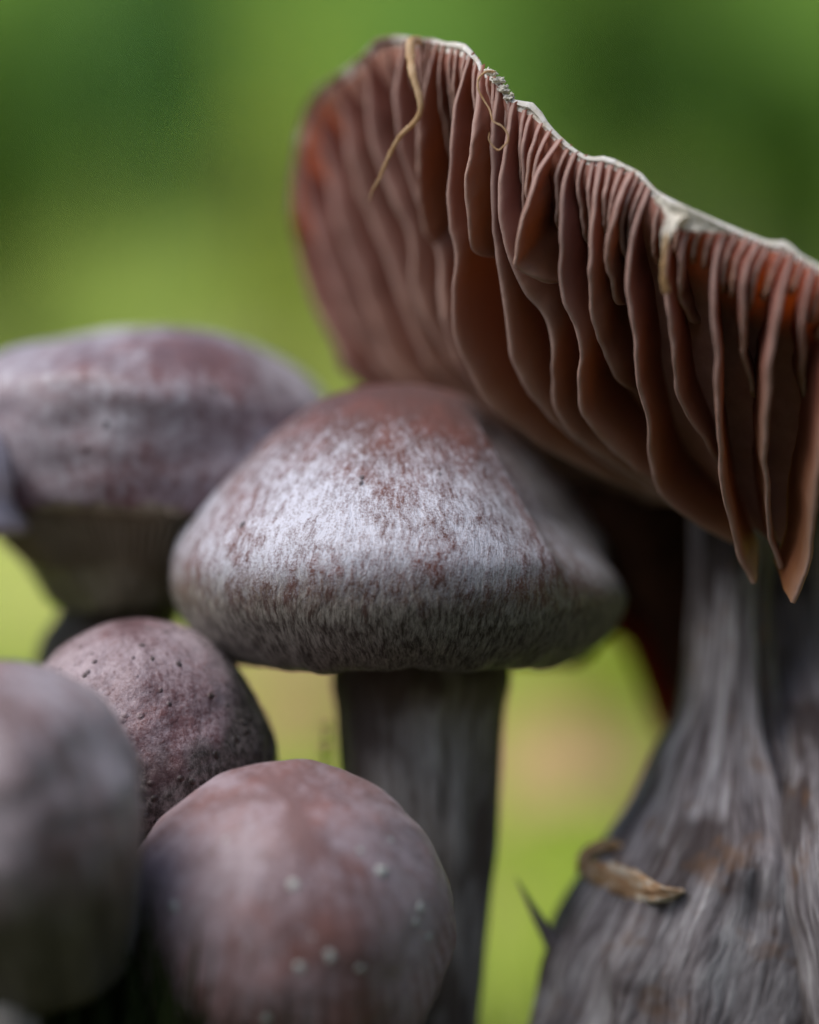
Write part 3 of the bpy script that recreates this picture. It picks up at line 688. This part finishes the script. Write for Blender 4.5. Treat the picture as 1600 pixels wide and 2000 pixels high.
# ---- dry leaf scrap on the big stem
def curl_leaf(name, spine, widths, up, mat, label, cat, thick=.03, cup=.3, par=None):
    q = spline(spine, 26); V = []; nw = 9
    for i in range(26):
        wd = float(np.interp(i/25, np.linspace(0, 1, len(widths)), widths)); t = Vector(q[min(25, i+1)]-q[max(0, i-1)]).normalized()
        u = Vector(up); u = (u-t*u.dot(t)).normalized(); n = t.cross(u)
        for sd in (0, 1):
            for k in range(nw):
                f = (k/(nw-1)-.5)*2; f2 = f if sd == 0 else -f
                p = Vector(q[i])+u*(f2*wd*(1+.25*noise.noise(Vector((i*.5, f2, 3)))))+n*(cup*wd*f2*f2+(thick if sd else 0)+.05*noise.noise(Vector((i*.4, f2*2, 8))))
                V.append(tuple(p))
    F = []
    for i in range(25):
        a = i*nw*2; b = a+nw*2
        for k in range(nw*2): k2 = (k+1) % (nw*2); F.append((a+k, b+k, b+k2, a+k2))
    F.append(tuple(range(nw*2-1, -1, -1))); F.append(tuple(range(25*nw*2, 26*nw*2)))
    if par: return sub(name, V, F, M[mat], par, root_open)
    o = mesh_obj(name, V, F, M[mat], None, origin=tuple(spine[0])); return tag(o, label, cat)
bs = BVHTree.FromPolygons([Vector(v.co)/K+Vector(root_open['o']) for v in stem7.data.vertices], [tuple(p.vertices) for p in stem7.data.polygons])
def onstem(px, py, off=.08, dflt=2.5):
    hit, _, _, _ = bs.ray_cast(LENS, (P(px, py, 0)-LENS).normalized())
    d_ = hit.y if hit is not None and hit.y < dflt else dflt
    return P(px, py, d_-off)
curl_leaf('torn_skin', [onstem(1134, 1684), onstem(1152, 1700), onstem(1185, 1712), onstem(1230, 1727, .14), onstem(1275, 1742, .14), onstem(1305, 1746, .1), onstem(1335, 1738, .0)], [.10, .17, .20, .24, .22, .14, .02], (0, -.3, 1), 'leafbit', None, None, cup=-.12, thick=.05, par=stem7)
V, F = tube([onstem(1136, 1690), onstem(1140, 1672), onstem(1160, 1658), onstem(1190, 1650), onstem(1215, 1652, 0)], [.07, .09, .08, .07, .03], 8, 30, flat=.7, jitter=.5)
sub('torn_skin', V, F, M['straw'], stem7, root_open)
# ---- 9 dark mushroom behind, its wavy margin arching between the central cap and the right stem
d = 6.3
c9 = Vector((P(1222, 1000, d).x, d, P(0, 1290, d).z))
root = thing('mushroom', 'dark red-brown mushroom in shadow behind the central cap, its wavy margin lit orange', 'mushroom', (P(1420, 1000, d).x, d+.5, 0), 'mushrooms of the cluster')
prof = [(0, 3.2), (1.0, 3.15), (1.7, 2.9), (2.0, 2.2), (2.0, 1.2), (1.92, .5), (1.9, .06), (1.87, -.02), (1.82, .06), (1.7, .5), (1.4, 1.2), (.8, 1.7), (.3, 1.8)]  # widened and raised so dark colour stands in for shade beside the central cap
vs = skinlen(prof, 8)
def def9(ph, t, r, z):
    px = math.sin(ph)*r
    dz = .62*math.exp(-((px+.25)/.42)**2)-.15 - 1.15*smooth(.1, .75, px)+.55*smooth(-.5, -1.2, px)*.2
    r2 = r+.08*fbm(math.cos(ph)*2, math.sin(ph)*2, z, 3)*min(1, r)
    return r2, z+dz*(1-smooth(.3, 1.8, z)), ph
V, F, fb, tt = cap_mesh(prof, 160, 90, def9, I3, c9, 1.6, vs)
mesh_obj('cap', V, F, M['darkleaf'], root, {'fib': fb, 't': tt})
V, F, fb = stem_mesh([(P(1300, 1000, d).x, d, c9.z+1.6, .5, .5), (P(1400, 1000, d).x, d+.3, c9.z-.4, .45, .45), (P(1420, 1000, d).x, d+.5, c9.z-3, .5, .5), (P(1420, 1000, d).x, d+.5, -.4, .8, .8)], seed=9, nt=60)
mesh_obj('stem', V, F, M['stemC'], root, {'fib': fb})
def flap(pts, widths, up):
    o = curl_leaf('torn_flap', pts, widths, up, 'veil', None, None, cup=.25, thick=.02, par=cap7); return o
flap([P(1282, 384, -1.0), P(1312, 408, -1.15), P(1345, 426, -1.25), P(1385, 440, -1.3), P(1425, 450, -1.3)], [.02, .10, .15, .09, .02], (0, -.3, 1))
flap([P(1335, 418, -1.22), P(1315, 436, -1.25), P(1302, 462, -1.25), P(1298, 495, -1.2)], [.12, .10, .06, .03], (1, -.3, .4))
# ---- little moss sprig beside the central stem
def sprig(px, py, d, label, h=.6, n=14, seed=1):
    rt = thing('moss_sprig', label, 'moss sprig', P(px, 2300, d))
    V, F = tube([P(px, 2300, d), P(px+20, 1900, d), P(px+6, 1550, d), P(px, py, d)], [.05, .05, .04, .02], 6, 30)
    mesh_obj('stalk', V, F, M['twig'], rt)
    V = []; F = []
    random.seed(seed)
    for i in range(n):
        c = P(px+random.uniform(-6, 6), py+random.uniform(-6, 90), d); a = random.uniform(0, 6.28); e = random.uniform(.1, 1.0); l = random.uniform(.2, .5)*h
        t = Vector((math.cos(a)*math.cos(e), math.sin(a)*math.cos(e), math.sin(e)))*l; s = t.cross(Vector((0, .3, 1))).normalized()*.035; k = len(V)
        V += [tuple(c-s), tuple(c+t*.5-s*1.2), tuple(c+t), tuple(c+t*.5+s*1.2), tuple(c+s)]; F.append((k, k+1, k+2, k+3, k+4))
    mesh_obj('leaves', V, F, M['straw'] if seed == 1 else M['grass'], rt, smoothf=False)
sprig(636, 1425, 3.6, 'small tan blurred moss sprig just left of the central stem', seed=1)

# foreground moss at lower left, tall near-black blades stand in for the gap's shade
V = []; F = []
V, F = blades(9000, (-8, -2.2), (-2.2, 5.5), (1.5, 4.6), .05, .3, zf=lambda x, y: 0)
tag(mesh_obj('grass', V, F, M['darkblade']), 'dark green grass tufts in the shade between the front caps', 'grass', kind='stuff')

# ------------------------------------------------------------------ background plants (far out of focus)
def shrub(x, y, rad, h, mat, label, n=2600, leaf=3.2):
    z0 = gz(x, y); rt = thing('leafy_shrub', label, 'shrub', (x, y, z0), 'leafy shrubs in the blurred background')
    V = []; F = []
    for k in range(5):
        a = random.uniform(0, 6.28); tx, ty = math.cos(a)*rad*.6, math.sin(a)*rad*.6
        v, f = tube([(x, y, z0-2), (x+tx*.3, y+ty*.3, z0+h*.35), (x+tx, y+ty, z0+h*.8)], [.9, .6, .2], 6, 10)
        b = len(V); V += v; F += [tuple(i+b for i in q) for q in f]
    mesh_obj('stems', V, F, M['twig'], rt)
    V = []; F = []
    for i in range(n):
        while True:
            p = Vector((random.uniform(-1, 1), random.uniform(-1, 1), random.uniform(-1, 1)))
            if p.length < 1 and noise.noise(p*2.3+Vector((x, y, 0))*.05) > -.12: break
        c = Vector((x+p.x*rad, y+p.y*rad, z0+h*.55+p.z*h*.5)); n_ = Vector((random.gauss(0, .6), random.gauss(0, .6), 1)).normalized()
        u = n_.orthogonal().normalized(); u = Matrix.Rotation(random.uniform(0, 6.28), 3, n_) @ u; v = n_.cross(u); l = leaf*random.uniform(.6, 1.2); k = len(V)
        V += [tuple(c), tuple(c+u*l*.5+v*l*.28), tuple(c+u*l), tuple(c+u*l*.5-v*l*.28)]; F.append((k, k+1, k+2, k+3))
    o = mesh_obj('foliage', V, F, M[mat], rt, smoothf=False)
    return rt
def shrub_at(px, py, d, rpx, mat, label, leaf=1.6, n=1500):
    c = P(px, py, d); r = rpx/150*(FD+d)/FD; z0 = gz(c.x, d); h = max(2*r, (c.z-z0)/.55)
    shrub(c.x, d, r, h, mat, label, n=n, leaf=leaf)
shrub_at(-20, 330, 170, 190, 'leafdark', 'dark green blurred plant at the left edge of the background', 2)
shrub_at(300, 30, 210, 210, 'leafpale', 'pale bluish-green blurred plant at the top left of the background', 2.4)
shrub_at(1180, -10, 200, 260, 'leafdark', 'dark green blurred plant above the rim of the gilled cap', 2.4)
shrub_at(1560, 330, 190, 170, 'leafdark', 'dark green blurred plant at the upper right edge of the background', 2.2)
shrub_at(1290, 230, 240, 150, 'leafpale', 'paler green blurred plant between the two dark ones at the upper right', 2.4, 900)
shrub_at(590, 560, 120, 110, 'leafyellow', 'yellow-green blurred low plant between the violet cap and the gilled cap', 1.4, 900)
shrub_at(1190, 1330, 95, 120, 'leafyellow', 'bright yellow-green blurred plant seen between the central and right stems', 1.2, 900)
# fallen tan leaves lying on the moss behind
for k, (px, d, rad, lb) in enumerate(((1065, 54, 2.0, 'tan fallen leaf on the moss between the central stem and the right stem'), (590, 70, 3.6, 'tan fallen leaf on the moss just left of the central stem'), (1130, 42, 2.6, 'small tan fallen leaf lower down between the stems'))):
    x = P(px, 0, d).x; z = gz(x, d)+1.3
    curl_leaf('fallen_leaf', [(x-rad, d+1, z-.3), (x-rad*.5, d, z+.5), (x, d-.5, z+.9), (x+rad*.6, d, z+.5), (x+rad, d+1, z)], [.1, rad*.5, rad*.6, rad*.45, .05], (0, .8, .7), 'tanleaf', lb, 'fallen leaf', thick=.05)
